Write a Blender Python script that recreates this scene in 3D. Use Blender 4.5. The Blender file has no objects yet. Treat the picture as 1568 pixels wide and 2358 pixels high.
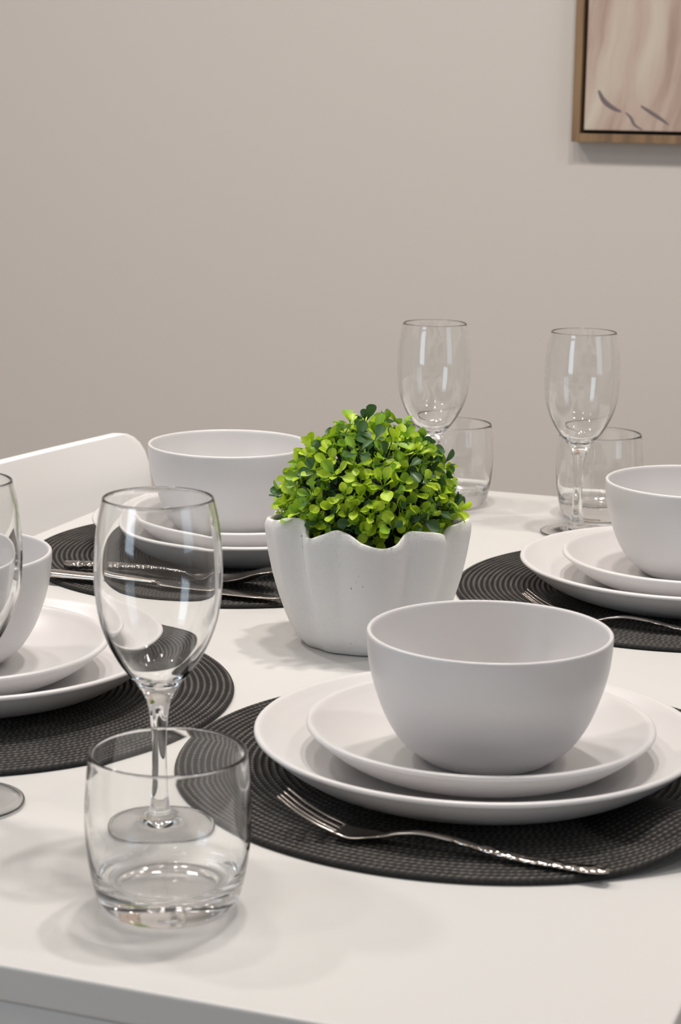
import bpy, bmesh, math, random
from mathutils import Vector, Matrix
PI = math.pi
C = bpy.context.scene.collection
SC = bpy.context.scene
TZ = 0.74                      # height of the table top above the floor
EPS = 0.0004

# ------------------------------------------------------------------ camera
A0 = math.radians(-20.3)       # the table's axes against the viewing direction
def rot(p):                    # viewing frame -> room frame (x along the table's short side, y along its long side)
    return Vector((p[0]*math.cos(A0)+p[1]*math.sin(A0), -p[0]*math.sin(A0)+p[1]*math.cos(A0), p[2]))
fw = rot((0, 0.9789858, -0.20392845)); rt = rot((0.99988773, 0.0030557, 0.01466929)); up = rot((-0.01498417, 0.20390555, 0.97887589))
cam = bpy.data.cameras.new('camera'); co = bpy.data.objects.new('camera', cam); C.objects.link(co)
m = Matrix((rt, up, -fw)).transposed().to_4x4(); m.translation = Vector((0, 0, TZ+0.4105)); co.matrix_world = m
cam.sensor_fit = 'VERTICAL'; cam.sensor_height = 36; cam.sensor_width = 24; cam.lens = 4713.08/2358*36
cam.clip_start = 0.05
cam.dof.use_dof = True; cam.dof.focus_distance = 1.5; cam.dof.aperture_fstop = 17
SC.camera = co

# ------------------------------------------------------------------ light
w = bpy.data.worlds.new('world'); SC.world = w; w.use_nodes = True
w.node_tree.nodes['Background'].inputs[0].default_value = (.75, .85, 1, 1); w.node_tree.nodes['Background'].inputs[1].default_value = 1.0
def lamp(name, loc, power, size, col, aim=None, sy=None):
    l = bpy.data.lights.new(name, 'AREA'); l.energy = power; l.color = col
    l.shape = 'DISK' if sy is None else 'RECTANGLE'; l.size = size
    if sy: l.size_y = sy
    o = bpy.data.objects.new(name, l); C.objects.link(o); o.location = loc
    d = Vector(aim)-Vector(loc) if aim else Vector((0, 0, -1))
    o.rotation_euler = d.to_track_quat('-Z', 'Y').to_euler()
    return o
WARM = (1, .935, .875)
CEIL = 2.45
def downlight(x, y, power, sharp=True):
    o = lamp('downlight', (x, y, CEIL-.02), power, .085 if sharp else .12, WARM)
    o.data.cycles.is_caustics_light = sharp
downlight(-.28, 1.64, 9)
downlight(-.52, 1.46, 8, False)
for x_, y_, p_ in ((-1.7, 1.6, 9), (-1.0, 1.55, 4.5), (.5, 1.6, 4.5), (-1.5, .35, 3), (-.35, .15, 1.5), (.9, .6, 2)):
    downlight(x_, y_, p_, False)
lamp('window_daylight', (-2.1, -1.93, 1.45), 14, 1.1, (.70, .86, 1), aim=(-2.0, 0, 1.35), sy=1.6)
lamp('window_daylight', (2.33, .60, 1.40), 2.5, 1.0, (.60, .82, 1), aim=(0, .60, 1.30), sy=1.4)
SC.view_settings.view_transform = 'Standard'; SC.view_settings.look = 'None'
SC.view_settings.gamma = 1; SC.view_settings.use_curve_mapping = False
SC.view_settings.exposure = 0.29
SC.cycles.use_denoising = True
SC.cycles.max_bounces = 20; SC.cycles.transmission_bounces = 16; SC.cycles.glossy_bounces = 8; SC.cycles.diffuse_bounces = 5
SC.cycles.caustics_refractive = True; SC.cycles.caustics_reflective = False
SC.cycles.blur_glossy = 0.3; SC.cycles.sample_clamp_indirect = 60

# ------------------------------------------------------------------ materials
def mat(name, col=(.8, .8, .8), rough=.5, **k):
    M = bpy.data.materials.new(name); M.use_nodes = True
    b = M.node_tree.nodes['Principled BSDF']
    b.inputs['Base Color'].default_value = (*col, 1); b.inputs['Roughness'].default_value = rough
    for a, v in k.items(): b.inputs[a.replace('_', ' ')].default_value = v
    return M, M.node_tree, b
class G:                       # small node helper
    def __init__(s, nt): s.t = nt
    def n(s, typ, **k):
        x = s.t.nodes.new(typ)
        for a, v in k.items(): setattr(x, a, v)
        return x
    def l(s, a, b): s.t.links.new(a, b)
    def math(s, op, a, b=None, c=None):
        x = s.n('ShaderNodeMath', operation=op)
        for i, v in enumerate((a, b, c)):
            if v is None: continue
            if isinstance(v, (int, float)): x.inputs[i].default_value = v
            else: s.l(v, x.inputs[i])
        return x.outputs[0]
    def ramp(s, fac, stops):
        x = s.n('ShaderNodeValToRGB'); e = x.color_ramp.elements
        while len(e) < len(stops): e.new(.5)
        for q, (p, c) in zip(e, stops): q.position = p; q.color = (*c, 1)
        s.l(fac, x.inputs[0]); return x.outputs[0]
    def noise(s, vec, scale, detail=4, rough=.5):
        x = s.n('ShaderNodeTexNoise'); x.inputs['Scale'].default_value = scale; x.inputs['Detail'].default_value = detail
        x.inputs['Roughness'].default_value = rough
        if vec is not None: s.l(vec, x.inputs['Vector'])
        return x.outputs['Fac']
    def bump(s, h, strength, dist, bsdf):
        x = s.n('ShaderNodeBump'); x.inputs['Strength'].default_value = strength; x.inputs['Distance'].default_value = dist
        s.l(h, x.inputs['Height']); s.l(x.outputs[0], bsdf.inputs['Normal'])
def obco(g): return g.n('ShaderNodeTexCoord').outputs['Object']

m_wall, t, b = mat('wall_paint', (.625, .582, .545), .9); g = G(t); g.bump(g.noise(obco(g), 180, 3), .06, .002, b)
m_white, t, b = mat('ceiling_white', (.88, .87, .85), .9)
m_floor, t, b = mat('floor_boards', (.30, .27, .24), .5); g = G(t)
mp = g.n('ShaderNodeMapping'); mp.inputs['Scale'].default_value = (7, .8, 1); g.l(obco(g), mp.inputs[0])
g.l(g.ramp(g.noise(mp.outputs[0], 3, 6), [(.3, (.38, .34, .30)), (.7, (.50, .45, .40))]), b.inputs['Base Color'])
m_table, t, b = mat('white_laminate', (.63, .62, .605), .36, Coat_Weight=0.0); g = G(t)
g.bump(g.noise(obco(g), 900, 2), .05, .0003, b)
m_fascia, t, b = mat('white_edge_band', (.66, .665, .66), .45)
m_chair, t, b = mat('white_moulded_plastic', (.92, .91, .90), .5)
m_leg, t, b = mat('pale_wood', (.50, .36, .23), .5)
m_china, t, b = mat('white_stoneware', (.66, .645, .645), .33); g = G(t)
m_glass, t, b = mat('clear_glass', (.995, 1, .997), 0.0, Transmission_Weight=1.0, IOR=1.5)
m_metal, t, b = mat('polished_steel', (.50, .455, .415), .2, Metallic=1.0)
m_ham, t, b = mat('hammered_steel', (.50, .455, .415), .12, Metallic=1.0); g = G(t)
vo = g.n('ShaderNodeTexVoronoi'); vo.inputs['Scale'].default_value = 190; g.l(obco(g), vo.inputs['Vector'])
g.bump(vo.outputs['Distance'], .9, .0016, b)

# braided cord mat
m_mat, t, b = mat('braided_cord', (.05, .05, .048), .6, Specular_IOR_Level=.3); g = G(t)
PITCH = .00445
sx = g.n('ShaderNodeSeparateXYZ'); g.l(obco(g), sx.inputs[0])
r = g.math('SQRT', g.math('ADD', g.math('MULTIPLY', sx.outputs[0], sx.outputs[0]), g.math('MULTIPLY', sx.outputs[1], sx.outputs[1])))
th = g.math('ARCTAN2', sx.outputs[1], sx.outputs[0])
rp = g.math('DIVIDE', r, PITCH); ring = g.math('FLOOR', rp); fr = g.math('ABSOLUTE', g.math('SUBTRACT', g.math('FRACT', rp), .5))
arc = g.math('MULTIPLY', g.math('MULTIPLY', g.math('ADD', ring, .5), th), 6.5)
ph = g.math('ADD', g.math('MULTIPLY', arc, 1.0), g.math('MULTIPLY', fr, 4.0))
wv = g.math('SINE', g.math('ADD', ph, g.math('MULTIPLY', g.math('MULTIPLY', ring, ring), 1.3)))
n1 = g.noise(obco(g), 1400, 2); n2 = g.noise(obco(g), 60, 3)
h = g.math('ADD', g.math('MULTIPLY', wv, .17), g.math('MULTIPLY', n1, .8))
mixv = g.math('ADD', g.math('MULTIPLY', g.math('ADD', h, .3), .5), g.math('MULTIPLY', n2, .35))
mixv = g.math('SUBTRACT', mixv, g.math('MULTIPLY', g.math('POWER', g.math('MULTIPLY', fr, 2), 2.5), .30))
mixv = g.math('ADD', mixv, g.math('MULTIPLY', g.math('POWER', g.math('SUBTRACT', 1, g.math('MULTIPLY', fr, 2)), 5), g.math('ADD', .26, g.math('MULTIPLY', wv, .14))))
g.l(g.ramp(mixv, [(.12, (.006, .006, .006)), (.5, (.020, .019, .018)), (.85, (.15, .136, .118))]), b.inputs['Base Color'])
g.bump(h, .9, .0009, b)

# sandy pot
m_pot, t, b = mat('matt_sandy_ceramic', (.66, .64, .62), .95, Specular_IOR_Level=.25); g = G(t); oc = obco(g)
g.bump(g.math('ADD', g.noise(oc, 1100, 3, .6), g.math('MULTIPLY', g.noise(oc, 60, 2), .8)), .6, .0014, b)
sp = g.noise(oc, 330, 1); pa = g.noise(oc, 22, 2)
sk = g.math('MULTIPLY', g.math('GREATER_THAN', sp, .755), g.math('GREATER_THAN', pa, .56))
mx = g.n('ShaderNodeMix', data_type='RGBA'); g.l(sk, mx.inputs['Factor']); mx.inputs['A'].default_value = (.86, .84, .82, 1); mx.inputs['B'].default_value = (.22, .20, .15, 1)
g.l(mx.outputs['Result'], b.inputs['Base Color'])
m_shade, t, b = mat('foliage_shade', (.012, .018, .010), .9)  # colour stands in for the shade deep inside the foliage

def leafmat(name, base, tip, spotted=False):
    M, t, b = mat(name, tip, .38, Subsurface_Weight=0.0); g = G(t)
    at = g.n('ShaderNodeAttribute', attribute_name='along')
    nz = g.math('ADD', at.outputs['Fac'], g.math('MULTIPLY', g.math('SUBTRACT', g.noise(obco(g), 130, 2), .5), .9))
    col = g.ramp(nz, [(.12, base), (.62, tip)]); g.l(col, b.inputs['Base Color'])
    tr = g.n('ShaderNodeBsdfTranslucent'); g.l(col, tr.inputs['Color'])
    ms = g.n('ShaderNodeMixShader'); ms.inputs[0].default_value = .28
    out = t.nodes['Material Output']; g.l(b.outputs[0], ms.inputs[1]); g.l(tr.outputs[0], ms.inputs[2]); g.l(ms.outputs[0], out.inputs[0])
    return M
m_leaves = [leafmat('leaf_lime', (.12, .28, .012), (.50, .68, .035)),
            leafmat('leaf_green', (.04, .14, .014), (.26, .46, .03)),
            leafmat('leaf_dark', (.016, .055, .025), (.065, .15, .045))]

m_frame, t, b = mat('oak_frame', (.36, .24, .13), .5); g = G(t)
mp = g.n('ShaderNodeMapping'); mp.inputs['Scale'].default_value = (30, 30, 3); g.l(obco(g), mp.inputs[0])
g.l(g.ramp(g.noise(mp.outputs[0], 2.5, 5), [(.3, (.15, .088, .042)), (.7, (.27, .165, .080))]), b.inputs['Base Color'])
m_gap, t, b = mat('black_rebate', (.02, .017, .014), .8)
m_canvas, t, b = mat('painted_canvas', (.5, .4, .33), .75); g = G(t)
tc = obco(g)
n0 = g.n('ShaderNodeTexNoise'); n0.inputs['Scale'].default_value = 5; n0.inputs['Detail'].default_value = 2; g.l(tc, n0.inputs['Vector'])
vm = g.n('ShaderNodeVectorMath', operation='MULTIPLY_ADD'); g.l(n0.outputs['Color'], vm.inputs[0]); vm.inputs[1].default_value = (.10, .10, .10); g.l(tc, vm.inputs[2])
s2 = g.n('ShaderNodeSeparateXYZ'); g.l(vm.outputs[0], s2.inputs[0])
shx = g.math('SUBTRACT', s2.outputs[0], g.math('MULTIPLY', g.math('SUBTRACT', s2.outputs[2], 0), .16))
cb = g.n('ShaderNodeCombineXYZ'); g.l(g.math('MULTIPLY', shx, 16), cb.inputs[0]); g.l(g.math('MULTIPLY', s2.outputs[2], 1.9), cb.inputs[2])
st = g.noise(cb.outputs[0], 1.5, 5, .55)
g.l(g.ramp(st, [(.30, (.27, .21, .17)), (.43, (.40, .295, .24)), (.52, (.49, .385, .325)), (.63, (.54, .46, .38)), (.8, (.60, .53, .45))]), b.inputs['Base Color'])
m_stroke, t, b = mat('grey_violet_paint', (.16, .13, .135), .7)

# ------------------------------------------------------------------ mesh helpers
def link(name, bm, mats, parent=None, smooth=True, loc=None):
    me = bpy.data.meshes.new(name); bm.to_mesh(me); bm.free()
    for q in (mats if isinstance(mats, (list, tuple)) else [mats]): me.materials.append(q)
    if smooth:
        for p in me.polygons: p.use_smooth = True
    o = bpy.data.objects.new(name, me); C.objects.link(o)
    if parent: o.parent = parent
    if loc: o.location = loc
    return o
def box_bm(x0, x1, y0, y1, z0, z1, bev=0, bm=None, seg=2):
    new = bm is None
    if new: bm = bmesh.new()
    vs = bmesh.ops.create_cube(bm, size=1)['verts']
    for v in vs: v.co = Vector(((x0+x1)/2+v.co.x*(x1-x0), (y0+y1)/2+v.co.y*(y1-y0), (z0+z1)/2+v.co.z*(z1-z0)))
    if bev:
        es = list({e for v in vs for e in v.link_edges})
        bmesh.ops.bevel(bm, geom=es, offset=bev, segments=seg, affect='EDGES', profile=.5)
    return bm
def lathe_bm(prof, seg=96, warp=None):
    bm = bmesh.new(); rings = []
    for (r, z) in prof:
        if r < 1e-6: rings.append([bm.verts.new((0, 0, z))])
        else: rings.append([bm.verts.new((r*math.cos(2*PI*i/seg), r*math.sin(2*PI*i/seg), z)) for i in range(seg)])
    for a, c in zip(rings, rings[1:]):
        for i in range(seg):
            j = (i+1) % seg
            if len(a) == 1: bm.faces.new((a[0], c[j], c[i]))
            elif len(c) == 1: bm.faces.new((a[i], a[j], c[0]))
            else: bm.faces.new((a[i], a[j], c[j], c[i]))
    if warp:
        for v in bm.verts: warp(v)
    bmesh.ops.recalc_face_normals(bm, faces=bm.faces)
    return bm
def spline(pts, n):                                   # Catmull-Rom through a profile
    out = []
    P = [pts[0]]+list(pts)+[pts[-1]]
    for i in range(1, len(P)-2):
        for k in range(n):
            t = k/n; p0, p1, p2, p3 = P[i-1], P[i], P[i+1], P[i+2]
            out.append(tuple(.5*((2*b_)+(-a_+c_)*t+(2*a_-5*b_+4*c_-d_)*t*t+(-a_+3*b_-3*c_+d_)*t**3) for a_, b_, c_, d_ in zip(p0, p1, p2, p3)))
    out.append(tuple(pts[-1])); return out
def tag(o, label=None, cat=None, group=None, kind=None):
    for k, v in (('label', label), ('category', cat), ('group', group), ('kind', kind)):
        if v: o[k] = v
    return o
def empty(name, loc, rz=0):
    o = bpy.data.objects.new(name, None); C.objects.link(o); o.location = loc; o.rotation_euler = (0, 0, rz); o.empty_display_size = .02
    return o
def copy_tree(o, parent=None):
    c = o.copy(); C.objects.link(c); c.parent = parent
    for ch in [q for q in list(o.children)]: copy_tree(ch, c)
    return c

# ------------------------------------------------------------------ the room
X0, X1, Y0, Y1 = -3.4, 2.4, -2.0, 3.0
def wallbox(name, *a):
    return tag(link(name, box_bm(*a), m_wall, smooth=False), kind='structure')
wallbox('wall_back', X0-.1, X1+.1, Y1, Y1+.1, 0, CEIL)
wallbox('wall_left', X0-.1, X0, Y0, Y1, 0, CEIL)
bm = box_bm(X1, X1+.1, Y0, .05, 0, CEIL); box_bm(X1, X1+.1, 1.15, Y1, 0, CEIL, bm=bm); box_bm(X1, X1+.1, .05, 1.15, 0, .65, bm=bm); box_bm(X1, X1+.1, .05, 1.15, 2.15, CEIL, bm=bm)
tag(link('wall_right', bm, m_wall, smooth=False), kind='structure')
bm = bmesh.new()
for a in ((.05, .10, .65, 2.15), (1.10, 1.15, .65, 2.15), (.10, 1.10, .65, .70), (.10, 1.10, 2.10, 2.15)):
    box_bm(X1+.03, X1+.08, a[0], a[1], a[2], a[3], bm=bm)
tag(link('window_2', bm, m_white, smooth=False), kind='structure')
bm = box_bm(X0-.1, -2.7, Y0-.1, Y0, 0, CEIL); box_bm(-1.5, X1+.1, Y0-.1, Y0, 0, CEIL, bm=bm); box_bm(-2.7, -1.5, Y0-.1, Y0, 0, .55, bm=bm); box_bm(-2.7, -1.5, Y0-.1, Y0, 2.3, CEIL, bm=bm)
tag(link('wall_front', bm, m_wall, smooth=False), kind='structure')
tag(link('floor', box_bm(X0-.1, X1+.1, Y0-.1, Y1+.1, -.1, 0), m_floor, smooth=False), kind='structure')
tag(link('ceiling', box_bm(X0-.1, X1+.1, Y0-.1, Y1+.1, CEIL, CEIL+.1), m_white, smooth=False), kind='structure')
bm = bmesh.new()
for a in ((-2.7, -2.65, .55, 2.3), (-1.55, -1.5, .55, 2.3), (-2.65, -1.55, .55, .60), (-2.65, -1.55, 2.25, 2.3)):
    box_bm(a[0], a[1], Y0-.08, Y0-.03, a[2], a[3], bm=bm)
tag(link('window_1', bm, m_white, smooth=False), kind='structure')

# ------------------------------------------------------------------ the table
TX0, TX1, TY0, TY1 = -.905, -.1525, .7945, 2.0155
T = empty('dining_table', ((TX0+TX1)/2, (TY0+TY1)/2, 0)); tag(T, 'white rectangular dining table laid with plates, bowls and glasses', 'table')
hx, hy = (TX1-TX0)/2, (TY1-TY0)/2
link('tabletop', box_bm(-hx, hx, -hy, hy, TZ-.0185, TZ, .0016, seg=3), m_table, T, smooth=False)
bm = box_bm(-hx+.004, hx-.004, -hy+.004, -hy+.022, TZ-.10, TZ-.0205, .001)
box_bm(-hx+.004, hx-.004, hy-.022, hy-.004, TZ-.10, TZ-.0205, .001, bm)
box_bm(-hx+.004, -hx+.022, -hy+.022, hy-.022, TZ-.10, TZ-.0205, .001, bm); box_bm(hx-.022, hx-.004, -hy+.022, hy-.022, TZ-.10, TZ-.0205, .001, bm)
link('apron', bm, m_fascia, T, smooth=False)
for sx_ in (-1, 1):
    for sy_ in (-1, 1):
        cx, cy = sx_*(hx-.05), sy_*(hy-.05)
        link('leg', box_bm(cx-.028, cx+.028, cy-.028, cy+.028, 0, TZ-.0185, .003), m_fascia, T, smooth=False)
# a pale filler strip shows in the joint between top and apron
link('joint_strip', box_bm(-hx+.006, hx-.006, -hy+.006, hy-.006, TZ-.0206, TZ-.0185), m_leg, T, smooth=False)

# ------------------------------------------------------------------ the chair
def chair(loc, rz, label):
    o = empty('dining_chair', loc, rz); tag(o, label, 'chair')
    # local: x towards the table, y along the table edge
    HW = .215
    def shell(z0, z1, hw, rad, th, cx, curve, tilt, corner_lo=None):
        bm = bmesh.new(); nu, nv = 40, 24
        rl = corner_lo or rad
        def half(z):
            dz1, dz0 = z1-z, z-z0; q = 0
            if dz1 < rad: q = max(q, rad-math.sqrt(max(0, rad**2-(rad-dz1)**2)))
            if dz0 < rl: q = max(q, rl-math.sqrt(max(0, rl**2-(rl-dz0)**2)))
            return hw-q
        zs = [z0+(z1-z0)*(.5-.5*math.cos(PI*k/nv)) for k in range(nv+1)]
        F, B = [], []
        for z in zs:
            h = half(z); rf, rb = [], []
            for i in range(nu+1):
                y = -h+2*h*i/nu; x = cx+curve*y*y-tilt*(z-z0)
                rf.append(bm.verts.new((x, y, z))); rb.append(bm.verts.new((x-th, y, z)))
            F.append(rf); B.append(rb)
        for k in range(nv):
            for i in range(nu):
                bm.faces.new((F[k][i], F[k][i+1], F[k+1][i+1], F[k+1][i])); bm.faces.new((B[k][i+1], B[k][i], B[k+1][i], B[k+1][i+1]))
            bm.faces.new((F[k+1][0], B[k+1][0], B[k][0], F[k][0])); bm.faces.new((F[k][nu], B[k][nu], B[k+1][nu], F[k+1][nu]))
        for i in range(nu):
            bm.faces.new((F[0][i+1], F[0][i], B[0][i], B[0][i+1])); bm.faces.new((F[nv][i], F[nv][i+1], B[nv][i+1], B[nv][i]))
        bmesh.ops.remove_doubles(bm, verts=bm.verts, dist=1e-5)
        bmesh.ops.recalc_face_normals(bm, faces=bm.faces)
        return bm
    bk = link('backrest', shell(.45, .791, HW, .044, .012, -.02, .12, .12, .02), m_chair, o)
    bv = bk.modifiers.new('round', 'BEVEL'); bv.width = .003; bv.segments = 2; bv.limit_method = 'ANGLE'
    bm = box_bm(-.03, .38, -.205, .205, .445, .465, .018, seg=4); link('seat', bm, m_chair, o)
    for sx_ in (0, 1):
        for sy_ in (-1, 1):
            bm = bmesh.new(); n = 16
            top = Vector((.03+.29*sx_, .15*sy_, .445)); bot = Vector((-.02+.39*sx_, .20*sy_, 0))
            for p, r_ in ((top, .016), (bot, .011)):
                for i in range(n): bm.verts.new(p+Vector((r_*math.cos(2*PI*i/n), r_*math.sin(2*PI*i/n), 0)))
            bm.verts.ensure_lookup_table()
            for i in range(n): j = (i+1) % n; bm.faces.new((bm.verts[i], bm.verts[i+n], bm.verts[j+n], bm.verts[j]))
            bm.faces.new([bm.verts[i] for i in range(n)]); bm.faces.new([bm.verts[i+n] for i in range(n-1, -1, -1)])
            bmesh.ops.recalc_face_normals(bm, faces=bm.faces)
            link('leg', bm, m_leg, o)
    return o
chair((-.913, 1.72, 0), math.radians(-7.7), 'white chair with a rounded low backrest at the far left side of the table')

# ------------------------------------------------------------------ placemats
def mat_bm(R, warp=None):
    N = round(R/PITCH); prof = [(0, .0028)]
    for k in range(N):
        r0 = k*PITCH
        for q in (0., .16, .34, .5, .66, .84):
            if k == 0 and q < .3: continue
            prof.append((r0+q*PITCH, .0019+.0019*math.sin(PI*q)**.7 if q > 0 else .0016))
    prof += [(N*PITCH, .0022), (N*PITCH+.0004, .0012), (N*PITCH-.0004, 0), (0, 0)]
    return lathe_bm(prof, 240, warp)
def warpA(v):
    r_ = math.hypot(v.co.x, v.co.y); a = math.degrees(math.atan2(v.co.y, v.co.x))
    d = (a+26+180) % 360-180
    if r_ > .125: v.co.z += .0170*((r_-.125)/.061)**1.7*math.exp(-(d/16)**2)
MATS = [((-.3334, 1.1560), 'near round black placemat, front right, with its edge curling up', warpA, .186),
        ((-.7062, 1.1768), 'round black placemat at the left, partly behind the large wine glass', None, .1825),
        ((-.6988, 1.6254), 'round black placemat under the spoon and knife behind the plant', None, .1825),
        ((-.3126, 1.6489), 'round black placemat at the right, behind the nearest bowl', None, .1825)]
me = None
for (c, lab, wp, R) in MATS:
    if wp or me is None:
        o = link('placemat', mat_bm(R, wp), m_mat)
        if not wp: me = o.data; proto = o
    else: o = proto.copy(); C.objects.link(o)
    o.location = (*c, TZ+EPS); o.rotation_euler = (0, 0, 0); tag(o, lab, 'placemat', 'braided round placemats')
MT = .0042                                              # top of the mat

# ------------------------------------------------------------------ china
def coupe(R, H, foot, th):
    """one closed section: foot ring, outer wall, rolled lip, dished inside"""
    fr_ = foot
    prof = [(0, .0022), (fr_-.006, .0022), (fr_-.0045, 0), (fr_, 0), (fr_+.002, .0020)]
    lip = .0030
    n = 14
    for k in range(1, n+1):
        t = k/n; r_ = fr_+.002+(R-lip*.4-fr_-.002)*t; z = .0020+(H-lip-.0020)*(t**1.75)
        prof.append((r_, z))
    prof += [(R, H-lip*.75), (R-.0002, H-lip*.3), (R-.0012, H), (R-.0030, H+.0001), (R-.0048, H-.0010)]
    fi = fr_-.004
    for k in range(n, -1, -1):
        t = k/n
        if t > .93: continue
        r_ = fi+(R-.0045-fi)*t; z = th+(H-.0010-th)*(t**1.75)
        prof.append((r_, z))
    prof += [(fi*.6, th), (0, th)]
    return prof
BOWL = [(0, .0020), (.031, .0020), (.0325, 0), (.0360, 0), (.0385, .0010), (.0410, .0028)]
BOWL += spline([(.0410, .0028), (.0455, .0062), (.0520, .0118), (.0600, .0242), (.0660, .0390), (.0702, .0540), (.0720, .0665), (.0725, .0755)], 4)[1:]
BOWL += [(.0725, .0768), (.0719, .0776), (.0711, .0778), (.0703, .0774), (.0698, .0763)]
BOWL += spline([(.0698, .0763), (.0693, .0665), (.0674, .0540), (.0631, .0395), (.0568, .0255), (.0480, .0140), (.0370, .0075), (.018, .0050), (0, .0046)], 4)[1:]
P1 = coupe(.1346, .0285, .088, .0080); P2 = coupe(.1046, .0255, .066, .0070)
SET = [((-.3302, 1.1359), (-.328, 1.1344), (-.3206, 1.1229), 'on the near right placemat', 'in front of the potted plant'),
       ((-.7083, 1.1816), (-.7115, 1.1708), (-.7200, 1.1735), 'at the left edge of the photo', 'half cut off by the left edge of the photo'),
       ((-.703, 1.6504), (-.7064, 1.6489), (-.7150, 1.6468), 'left of and behind the potted plant', 'left of and behind the potted plant'),
       ((-.3037, 1.6376), (-.299, 1.6381), (-.2992, 1.6430), 'on the right placemat, cut off by the right edge', 'cut off by the right edge of the photo')]
dp = sp_ = bw = None
for i, (a, s, bb, w1, w2) in enumerate(SET):
    if i == 0:
        dp = link('dinner_plate', lathe_bm(P1, 160), m_china); sp_ = link('side_plate', lathe_bm(P2, 144), m_china); bw = link('bowl', lathe_bm(BOWL, 144), m_china)
        d, s_, b_ = dp, sp_, bw
    else:
        d, s_, b_ = dp.copy(), sp_.copy(), bw.copy()
        for q in (d, s_, b_): C.objects.link(q)
    z = TZ+EPS+MT+EPS; d.location = (*a, z); z += .0080+EPS; s_.location = (*s, z); z += .0070+EPS; b_.location = (*bb, z)
    tag(d, 'large white dinner plate '+w1, 'plate', 'large white dinner plates')
    tag(s_, 'smaller white plate under a bowl '+w1, 'plate', 'small white plates')
    tag(b_, 'white bowl on two plates '+w2, 'bowl', 'white bowls')

# ------------------------------------------------------------------ glasses
WINE = spline([(0, .0034), (.010, .0031), (.020, .0023), (.028, .0013), (.0312, .0006)], 4)[:-1]+[(.0315, .0004), (.0325, 0), (.0338, .0006), (.0341, .0016), (.0336, .0026)]
WINE += spline([(.0336, .0026), (.026, .0040), (.016, .0058), (.0092, .0082), (.0064, .0125), (.0050, .022), (.0043, .037), (.0042, .051), (.0048, .064), (.0064, .0745), (.0095, .0820), (.0150, .0895), (.0212, .0975), (.0266, .107), (.0305, .1165), (.0333, .1275), (.0349, .141), (.0351, .152), (.0342, .168), (.0325, .180), (.0303, .1896)], 3)[1:]
WINE += [(.0296+.0007*math.cos(PI*k/10), .1899+.0009*math.sin(PI*k/10)) for k in range(1, 10)]+[(.0289, .1896)]
WINE += spline([(.0289, .1896), (.0311, .180), (.0328, .168), (.0337, .152), (.0335, .141), (.0318, .1275), (.0289, .1170), (.0249, .1080), (.0192, .0990), (.0125, .0915), (.0060, .0872), (0, .0860)], 3)[1:]
TUMB = spline([(0, .0032), (.010, .0029), (.020, .0021), (.0265, .0012)], 4)+[(.0285, 0), (.0320, .0003), (.0345, .0018), (.0362, .0050)]
TUMB += spline([(.0362, .0050), (.0388, .0150), (.0412, .030), (.0422, .046), (.0417, .062), (.0399, .0806)], 4)[1:]
TUMB += [(.0390+.0009*math.cos(PI*k/10), .0810+.0012*math.sin(PI*k/10)) for k in range(1, 10)]+[(.0381, .0806)]
TUMB += spline([(.0381, .0806), (.0399, .062), (.0403, .046), (.0392, .032), (.0368, .0205), (.0335, .0158), (.027, .0135), (.014, .0128), (0, .0126)], 4)[1:]
wg = tb = None
for (p, lab) in [((-.4691, .9835), 'large near wine glass standing behind the nearest tumbler'),
                 ((-.5915, .9808), 'wine glass cut off by the left edge of the photo'),
                 ((-.5917, 1.8508), 'far wine glass rising behind the potted plant'),
                 ((-.446, 1.8475), 'far right wine glass beside the right-hand bowl')]:
    if wg is None: wg = o = link('wine_glass', lathe_bm(WINE, 96), m_glass)
    else: o = wg.copy(); C.objects.link(o)
    o.cycles.is_caustics_caster = True
    o.location = (*p, TZ+EPS); tag(o, lab, 'glass', 'stemmed wine glasses')
for (p, lab) in [((-.4198, .8907), 'large near tumbler at the front left of the table'),
                 ((-.5969, 1.9297), 'far tumbler just right of the potted plant'),
                 ((-.4465, 1.9346), 'far tumbler behind the far right wine glass')]:
    if tb is None: tb = o = link('tumbler', lathe_bm(TUMB, 96), m_glass)
    else: o = tb.copy(); C.objects.link(o)
    o.cycles.is_caustics_caster = True
    o.location = (*p, TZ+EPS); tag(o, lab, 'glass', 'short clear tumblers')

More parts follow.
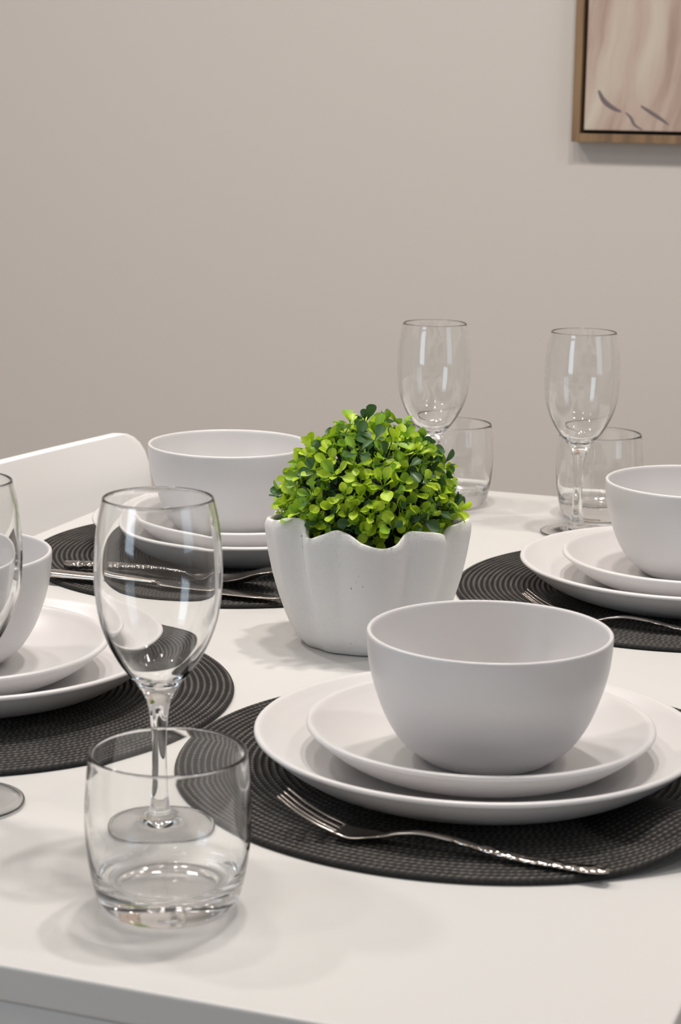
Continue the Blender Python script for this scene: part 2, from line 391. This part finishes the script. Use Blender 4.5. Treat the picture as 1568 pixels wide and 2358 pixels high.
# ------------------------------------------------------------------ cutlery (local: x along, y across, z up, origin on the mat)
def interp(tab, x):                                    # monotone cubic through the table
    n = len(tab)
    if x <= tab[0][0]: return tab[0][1]
    if x >= tab[-1][0]: return tab[-1][1]
    sl = [(tab[k+1][1]-tab[k][1])/(tab[k+1][0]-tab[k][0]) for k in range(n-1)]
    def tan(k):
        if k == 0: return sl[0]
        if k == n-1: return sl[-1]
        return 0 if sl[k-1]*sl[k] <= 0 else 2*sl[k-1]*sl[k]/(sl[k-1]+sl[k])
    for k in range(n-1):
        if x <= tab[k+1][0]:
            h = tab[k+1][0]-tab[k][0]; t = (x-tab[k][0])/h
            return ((2*t**3-3*t*t+1)*tab[k][1]+(t**3-2*t*t+t)*h*tan(k)+(-2*t**3+3*t*t)*tab[k+1][1]+(t**3-t*t)*h*tan(k+1))
def strip_bm(xs, zf, wf, tf, dish=None, ny=8, y0=0):
    """a bar along x: centre height zf, half width wf, thickness tf, optional dishing"""
    bm = bmesh.new(); R = []
    for x in xs:
        z, wd, th_ = zf(x), wf(x), tf(x); ring = []
        for k in range(ny+1):
            y = -wd+2*wd*k/ny; dd = dish(x)*(y/max(wd, 1e-5))**2 if dish else 0
            e = math.sqrt(max(0, 1-(y/max(wd, 1e-5))**2))
            ring.append((x, y0+y, z+dd+th_*.5*(.35+.65*e)))
        for k in range(ny, -1, -1):
            y = -wd+2*wd*k/ny; dd = dish(x)*(y/max(wd, 1e-5))**2 if dish else 0
            e = math.sqrt(max(0, 1-(y/max(wd, 1e-5))**2))
            ring.append((x, y0+y, z+dd-th_*.5*(.35+.65*e)))
        R.append([bm.verts.new(q) for q in ring])
    n = len(R[0])
    for a, c in zip(R, R[1:]):
        for i in range(n): j = (i+1) % n; bm.faces.new((a[i], a[j], c[j], c[i]))
    bm.faces.new(R[0][::-1]); bm.faces.new(R[-1])
    bmesh.ops.recalc_face_normals(bm, faces=bm.faces)
    return bm
def lin(a, c, n): return [a+(c-a)*i/n for i in range(n+1)]
FZ = [(0, .0195), (.012, .0120), (.028, .0052), (.044, .0013), (.056, .0026), (.070, .0062), (.082, .0078), (.098, .0068), (.120, .0037), (.145, .0016), (.168, .0014), (.186, .0022)]
def fork(loc, label):
    o = empty('fork', loc); tag(o, label, 'fork', 'steel forks')
    zf = lambda x: interp(FZ, x)
    hw = lambda x: interp([(.034, .0088), (.042, .0096), (.050, .0075), (.060, .0036), (.070, .0022), (.085, .0021), (.110, .0030), (.150, .0042), (.180, .0050), (.185, .0040), (.186, .0025)], x)
    tk = lambda x: interp([(.034, .0012), (.06, .0024), (.11, .0030), (.175, .0026), (.186, .0016)], x)
    bm = strip_bm(lin(.034, .100, 30), zf, hw, tk, lambda x: interp([(.034, .0012), (.05, .0012), (.062, 0)], x))
    link('head', bm, m_metal, o)
    link('handle', strip_bm(lin(.0995, .186, 36), zf, hw, tk), m_ham, o)
    for k in range(4):
        yy = (-1.5+k)*.0050
        tw = lambda x: interp([(0, .0007), (.004, .0011), (.035, .0015)], x)
        link('tine', strip_bm(lin(0, .0355, 16), lambda x: zf(x)+.0012*(yy/.0088)**2, tw, lambda x: interp([(0, .0008), (.035, .0013)], x), ny=4, y0=yy), m_metal, o)
    return o
MZ = TZ+EPS+MT+.0008
fork((-.4035, 1.0045, MZ), 'steel fork in front of the nearest plates, tines to the left')
fork((-.4035, 1.508, MZ), 'steel fork on the right placemat, half hidden by the nearest bowl')
# spoon: x from the handle end to the bowl tip
o = empty('spoon', (-.8075, 1.510, MZ)); tag(o, 'steel spoon with a hammered handle on the placemat behind the plant', 'spoon')
SZ = [(0, .0026), (.05, .0060), (.10, .0078), (.120, .0072), (.134, .0034), (.148, .0012), (.165, .0042), (.185, .0120), (.196, .0165)]
zf = lambda x: interp(SZ, x)
hw = lambda x: interp([(0, .0036), (.002, .0050), (.05, .0047), (.09, .0036), (.122, .0024), (.131, .0040), (.145, .0140), (.160, .0175), (.178, .0150), (.190, .0085), (.196, .0015)], x)
link('handle', strip_bm(lin(0, .123, 44), zf, hw, lambda x: interp([(0, .0066), (.07, .0060), (.123, .0028)], x)), m_ham, o)
link('bowl', strip_bm(lin(.1225, .196, 40), zf, hw, lambda x: .0016, lambda x: interp([(.125, 0), (.15, .0050), (.175, .0050), (.196, 0)], x), ny=16), m_metal, o)
# knife
o = empty('knife', (-.806, 1.475, MZ)); tag(o, 'steel table knife nearest the rim of the placemat behind the plant', 'knife')
zf = lambda x: interp([(0, .0034), (.03, .0032), (.095, .0036), (.11, .0034), (.21, .0026)], x)
hw = lambda x: interp([(0, .0044), (.003, .0072), (.05, .0072), (.092, .0044), (.102, .0042), (.106, .0085), (.15, .0092), (.185, .0085), (.205, .0040), (.210, .0010)], x)
link('handle', strip_bm(lin(0, .100, 24), zf, hw, lambda x: interp([(0, .0056), (.06, .0064), (.10, .0046)], x)), m_metal, o)
link('blade', strip_bm(lin(.0995, .210, 36), zf, hw, lambda x: interp([(.1, .0040), (.108, .0016), (.21, .0010)], x)), m_metal, o)

# ------------------------------------------------------------------ potted plant
PX, PY = -.5004, 1.412
P = empty('potted_plant', (PX, PY, TZ+EPS)); tag(P, 'small green boxwood plant in a fluted white pot at the table centre', 'potted plant')
VA = A0+0.0                                            # facing the camera: angle 0 of the pot points to the lens
face = math.atan2(0-PY, 0-PX)
GRO = [(-47, 1.15), (-17, .5), (25, .65), (59, 1.0), (100, .8), (140, .9), (180, .8), (220, .9), (262, .8), (-70+0, .25)]
GRO = [(a % 360, d) for a, d in GRO]
def groove(adeg):
    q = 0
    for a, d in GRO:
        dd = abs((adeg-a+180) % 360-180); q = max(q, d*math.exp(-(dd/7.5)**2))
    return q
def lobe(adeg):                                        # 0 at a groove, 1 between two grooves
    near = min(abs((adeg-a+180) % 360-180)/(1.0) for a, d in GRO if d > .3)
    return min(1, near/17.)
NS = 288; H = .0925
def rad(z, adeg, inner=False):
    base = interp2([(0, .0495), (.009, .0560), (.023, .0617), (.037, .0663), (.053, .0708), (.070, .0742), (.088, .0768), (.095, .0770)], z)
    k = min(1, .35+z/.05)
    g_ = groove(adeg); lb = lobe(adeg)
    r_ = base*(1+.026*(lb-.6)*k)-.0068*g_*k*min(1, .5+z/.06)*(1+.25*max(0, z/.09))
    return r_
def interp2(tab, x):
    if x <= tab[0][0]: return tab[0][1]
    for (a, fa), (c, fc) in zip(tab, tab[1:]):
        if x <= c: return fa+(fc-fa)*(x-a)/(c-a)
    return tab[-1][1]
# height of the lip around the pot, measured from its front
RIM = [(-180, 0), (-150, .005), (-120, -.002), (-98, .003), (-88, .002), (-72, .0035), (-62, .0060), (-53, .0092), (-47, .0085), (-41, .0020), (-35, -.0016), (-27, .0020), (-19, .0056), (-11, .0040), (-2, -.0022), (9, -.0054), (17, -.0032), (23, .0028), (28, .0050), (38, .0040), (46, .0015), (54, -.0030), (59, -.0038), (64, .0030), (76, .0050), (92, .003), (110, -.002), (130, .004), (155, -.001), (180, 0)]
def rimz(adeg):
    return H+interp(RIM, (adeg+180) % 360-180)
bm = bmesh.new(); R = []
NZ = 30
def addring(f):
    R.append([bm.verts.new(f(360.0*i/NS)) for i in range(NS)])
def pt(r_, adeg, z):
    a = face+math.radians(adeg); return (r_*math.cos(a), r_*math.sin(a), z)
addring(lambda a: pt(.01, a, .001)); addring(lambda a: pt(rad(0, a)-.004, a, 0.0))
addring(lambda a: pt(rad(0, a)-.0012, a, .0006))
for k in range(1, NZ+1):
    t = k/NZ
    addring(lambda a: pt(rad(t*rimz(a), a)-(.0012*(t > .985)), a, .002+t*(rimz(a)-.0035)))
TH = .0058
addring(lambda a: pt(rad(H, a)-.0016, a, rimz(a)-.0003))
addring(lambda a: pt(rad(H, a)-.0032, a, rimz(a)))
addring(lambda a: pt(rad(H, a)-.0048, a, rimz(a)-.0006))
addring(lambda a: pt(rad(H, a)-TH-.0004, a, rimz(a)-.0026))
for k in range(8):
    t = 1-k/8*.62
    addring(lambda a: pt(rad(t*H, a)-TH-.0012, a, t*(rimz(a)-.006)))
for a, c in zip(R, R[1:]):
    for i in range(NS): j = (i+1) % NS; bm.faces.new((a[i], a[j], c[j], c[i]))
bm.faces.new(R[0][::-1]); bm.faces.new(R[-1])
bmesh.ops.recalc_face_normals(bm, faces=bm.faces)
link('pot', bm, m_pot, P)

random.seed(11)
CZ = .103
# added core that carries the sprigs, near-black for the shade between leaves
bm = bmesh.new(); bmesh.ops.create_icosphere(bm, subdivisions=5, radius=1)
for v in bm.verts:
    n = v.co.copy(); q = 1+.05*math.sin(n.x*23+n.z*9)*math.sin(n.y*19+1)
    v.co = Vector((n.x*.047*q, n.y*.047*q, CZ-.006+n.z*(.041 if n.z > 0 else .040)*q))
link('shade_core', bm, m_shade, P)

def leaf(bm, lay, base, d, nrm, L, Wd, mi, curl):
    side = d.cross(nrm).normalized(); nrm = side.cross(d).normalized()
    prof = [(0, .05), (.18, .10), (.34, .22), (.48, .62), (.62, .92), (.78, 1.0), (.90, .80), (.97, .45), (1, .10)]
    rows = []
    for t, wv_ in prof:
        c = base+d*(L*t)+nrm*(curl*L*(t*t)*.55)
        wd = Wd*wv_*.5; row = []
        for s in (-1, -.5, 0, .5, 1):
            row.append(bm.verts.new(c+side*(wd*s)+nrm*(wd*.38*(abs(s)**1.6))))
        for v_ in row: v_[lay] = t
        rows.append(row)
    for a, c in zip(rows, rows[1:]):
        for i in range(4):
            f = bm.faces.new((a[i], a[i+1], c[i+1], c[i])); f.material_index = mi; f.smooth = True
def stem(bm, lay, p0, p1, r_, mi):
    d = (p1-p0).normalized(); s = d.orthogonal().normalized(); t = d.cross(s)
    A_ = [bm.verts.new(p0+(s*math.cos(k*2*PI/5)+t*math.sin(k*2*PI/5))*r_) for k in range(5)]
    B_ = [bm.verts.new(p1+(s*math.cos(k*2*PI/5)+t*math.sin(k*2*PI/5))*r_*.7) for k in range(5)]
    for v_ in A_+B_: v_[lay] = 0
    for k in range(5): f = bm.faces.new((A_[k], A_[(k+1) % 5], B_[(k+1) % 5], B_[k])); f.material_index = mi; f.smooth = True
bm = bmesh.new(); lay = bm.verts.layers.float.new('along')
NSP = 400; GA = PI*(3-math.sqrt(5))
for i in range(NSP):
    zz = 1-1.42*(i+.5)/NSP; rr = math.sqrt(max(0, 1-zz*zz)); a = i*GA+random.uniform(-.12, .12)
    n = Vector((rr*math.cos(a), rr*math.sin(a), zz+random.uniform(-.05, .05))).normalized()
    sc = random.uniform(.86, 1.04)
    if random.random() < .07: sc *= 1.12
    surf = Vector((n.x*.0610*sc, n.y*.0610*sc, CZ+n.z*(.0545*sc if n.z > 0 else .040*sc)))
    if n.z < -.1: surf.x *= .94; surf.y *= .94
    root = surf*.78+Vector((0, 0, CZ*.22))
    axis = (n+Vector((0, 0, .25))+Vector([random.uniform(-.35, .35) for _ in range(3)])).normalized()
    tone = random.random()
    stem(bm, lay, root, surf, .0006, 2)
    t1 = axis.orthogonal().normalized(); t2 = axis.cross(t1)
    k0 = random.choice((3, 4, 4, 5)); ph_ = random.uniform(0, 6.28)
    for k in range(k0):
        fa = ph_+2*PI*k/k0+random.uniform(-.3, .3)
        rad_ = t1*math.cos(fa)+t2*math.sin(fa)
        op = random.uniform(.15, 1.0)
        d = (rad_*math.sin(op*1.25+.2)+axis*math.cos(op*1.25+.2)).normalized()
        nr = (axis-d*axis.dot(d)); nr = nr.normalized() if nr.length > .05 else rad_*-1
        nr = (nr+Vector([random.uniform(-.3, .3) for _ in range(3)])).normalized()
        L = random.uniform(.0098, .0165); Wd = L*random.uniform(.42, .60)
        q = tone+random.uniform(-.25, .25)
        mi = 0 if q < .50 else (1 if q < .78 else 2)
        cu = random.uniform(-.5, .25); tp = surf+d*L
        if tp.z < H+.003 and math.hypot(tp.x, tp.y) > .0635: continue
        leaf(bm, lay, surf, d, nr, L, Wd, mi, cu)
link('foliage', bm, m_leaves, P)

# ------------------------------------------------------------------ painting
PW, PH, PD = .62, .86, .034
Q = empty('framed_painting', (-.7464, Y1-.0005, TZ+.3353)); tag(Q, 'abstract beige and pink painting in a thin wooden frame on the wall', 'painting')
fwid = .0120
for (nm, a) in (('frame_side', (0, fwid, 0, PH)), ('frame_side', (PW-fwid, PW, 0, PH)), ('frame_side', (fwid, PW-fwid, 0, fwid)), ('frame_side', (fwid, PW-fwid, PH-fwid, PH))):
    link(nm, box_bm(a[0], a[1], -PD, 0, a[2], a[3], .0006), m_frame, Q, smooth=False)
link('backing', box_bm(fwid, PW-fwid, -.010, -.002, fwid, PH-fwid), m_gap, Q, smooth=False)
gp = .0052
cv = link('canvas', box_bm(fwid+gp, PW-fwid-gp, -.029, -.010, fwid+gp, PH-fwid-gp, .001), m_canvas, Q, smooth=False)
def stroke(pts, w0):
    bm = bmesh.new(); rows = []
    P_ = spline(pts, 8)
    for i, (x_, z_) in enumerate(P_):
        j = min(i+1, len(P_)-1); k = max(i-1, 0); d = Vector((P_[j][0]-P_[k][0], P_[j][1]-P_[k][1])); d.normalize()
        t = i/(len(P_)-1); w_ = w0*max(.12, math.sin(PI*min(1, t*.9+.08)))**.7
        nx, nz = -d.y*w_, d.x*w_
        rows.append([bm.verts.new((x_+nx, -.0293, z_+nz)), bm.verts.new((x_+nx*.4, -.0297, z_+nz*.4)), bm.verts.new((x_-nx*.4, -.0297, z_-nz*.4)), bm.verts.new((x_-nx, -.0293, z_-nz))])
    for a, c in zip(rows, rows[1:]):
        for i in range(3): bm.faces.new((a[i], a[i+1], c[i+1], c[i]))
    bmesh.ops.recalc_face_normals(bm, faces=bm.faces)
    link('brush_stroke', bm, m_stroke, cv)
stroke([(.037, .074), (.045, .060), (.058, .050), (.072, .044)], .0036)
stroke([(.078, .043), (.086, .036), (.092, .026), (.104, .019)], .0020)
stroke([(.100, .053), (.115, .044), (.130, .035), (.142, .027)], .0026)
stroke([(.196, .047), (.210, .038), (.225, .030), (.24, .026)], .0028)
stroke([(.30, .060), (.33, .045), (.36, .036)], .0032)

for o in C.objects:
    if o.name.split('.')[0] in ('tabletop', 'placemat'): o.cycles.is_caustics_receiver = True
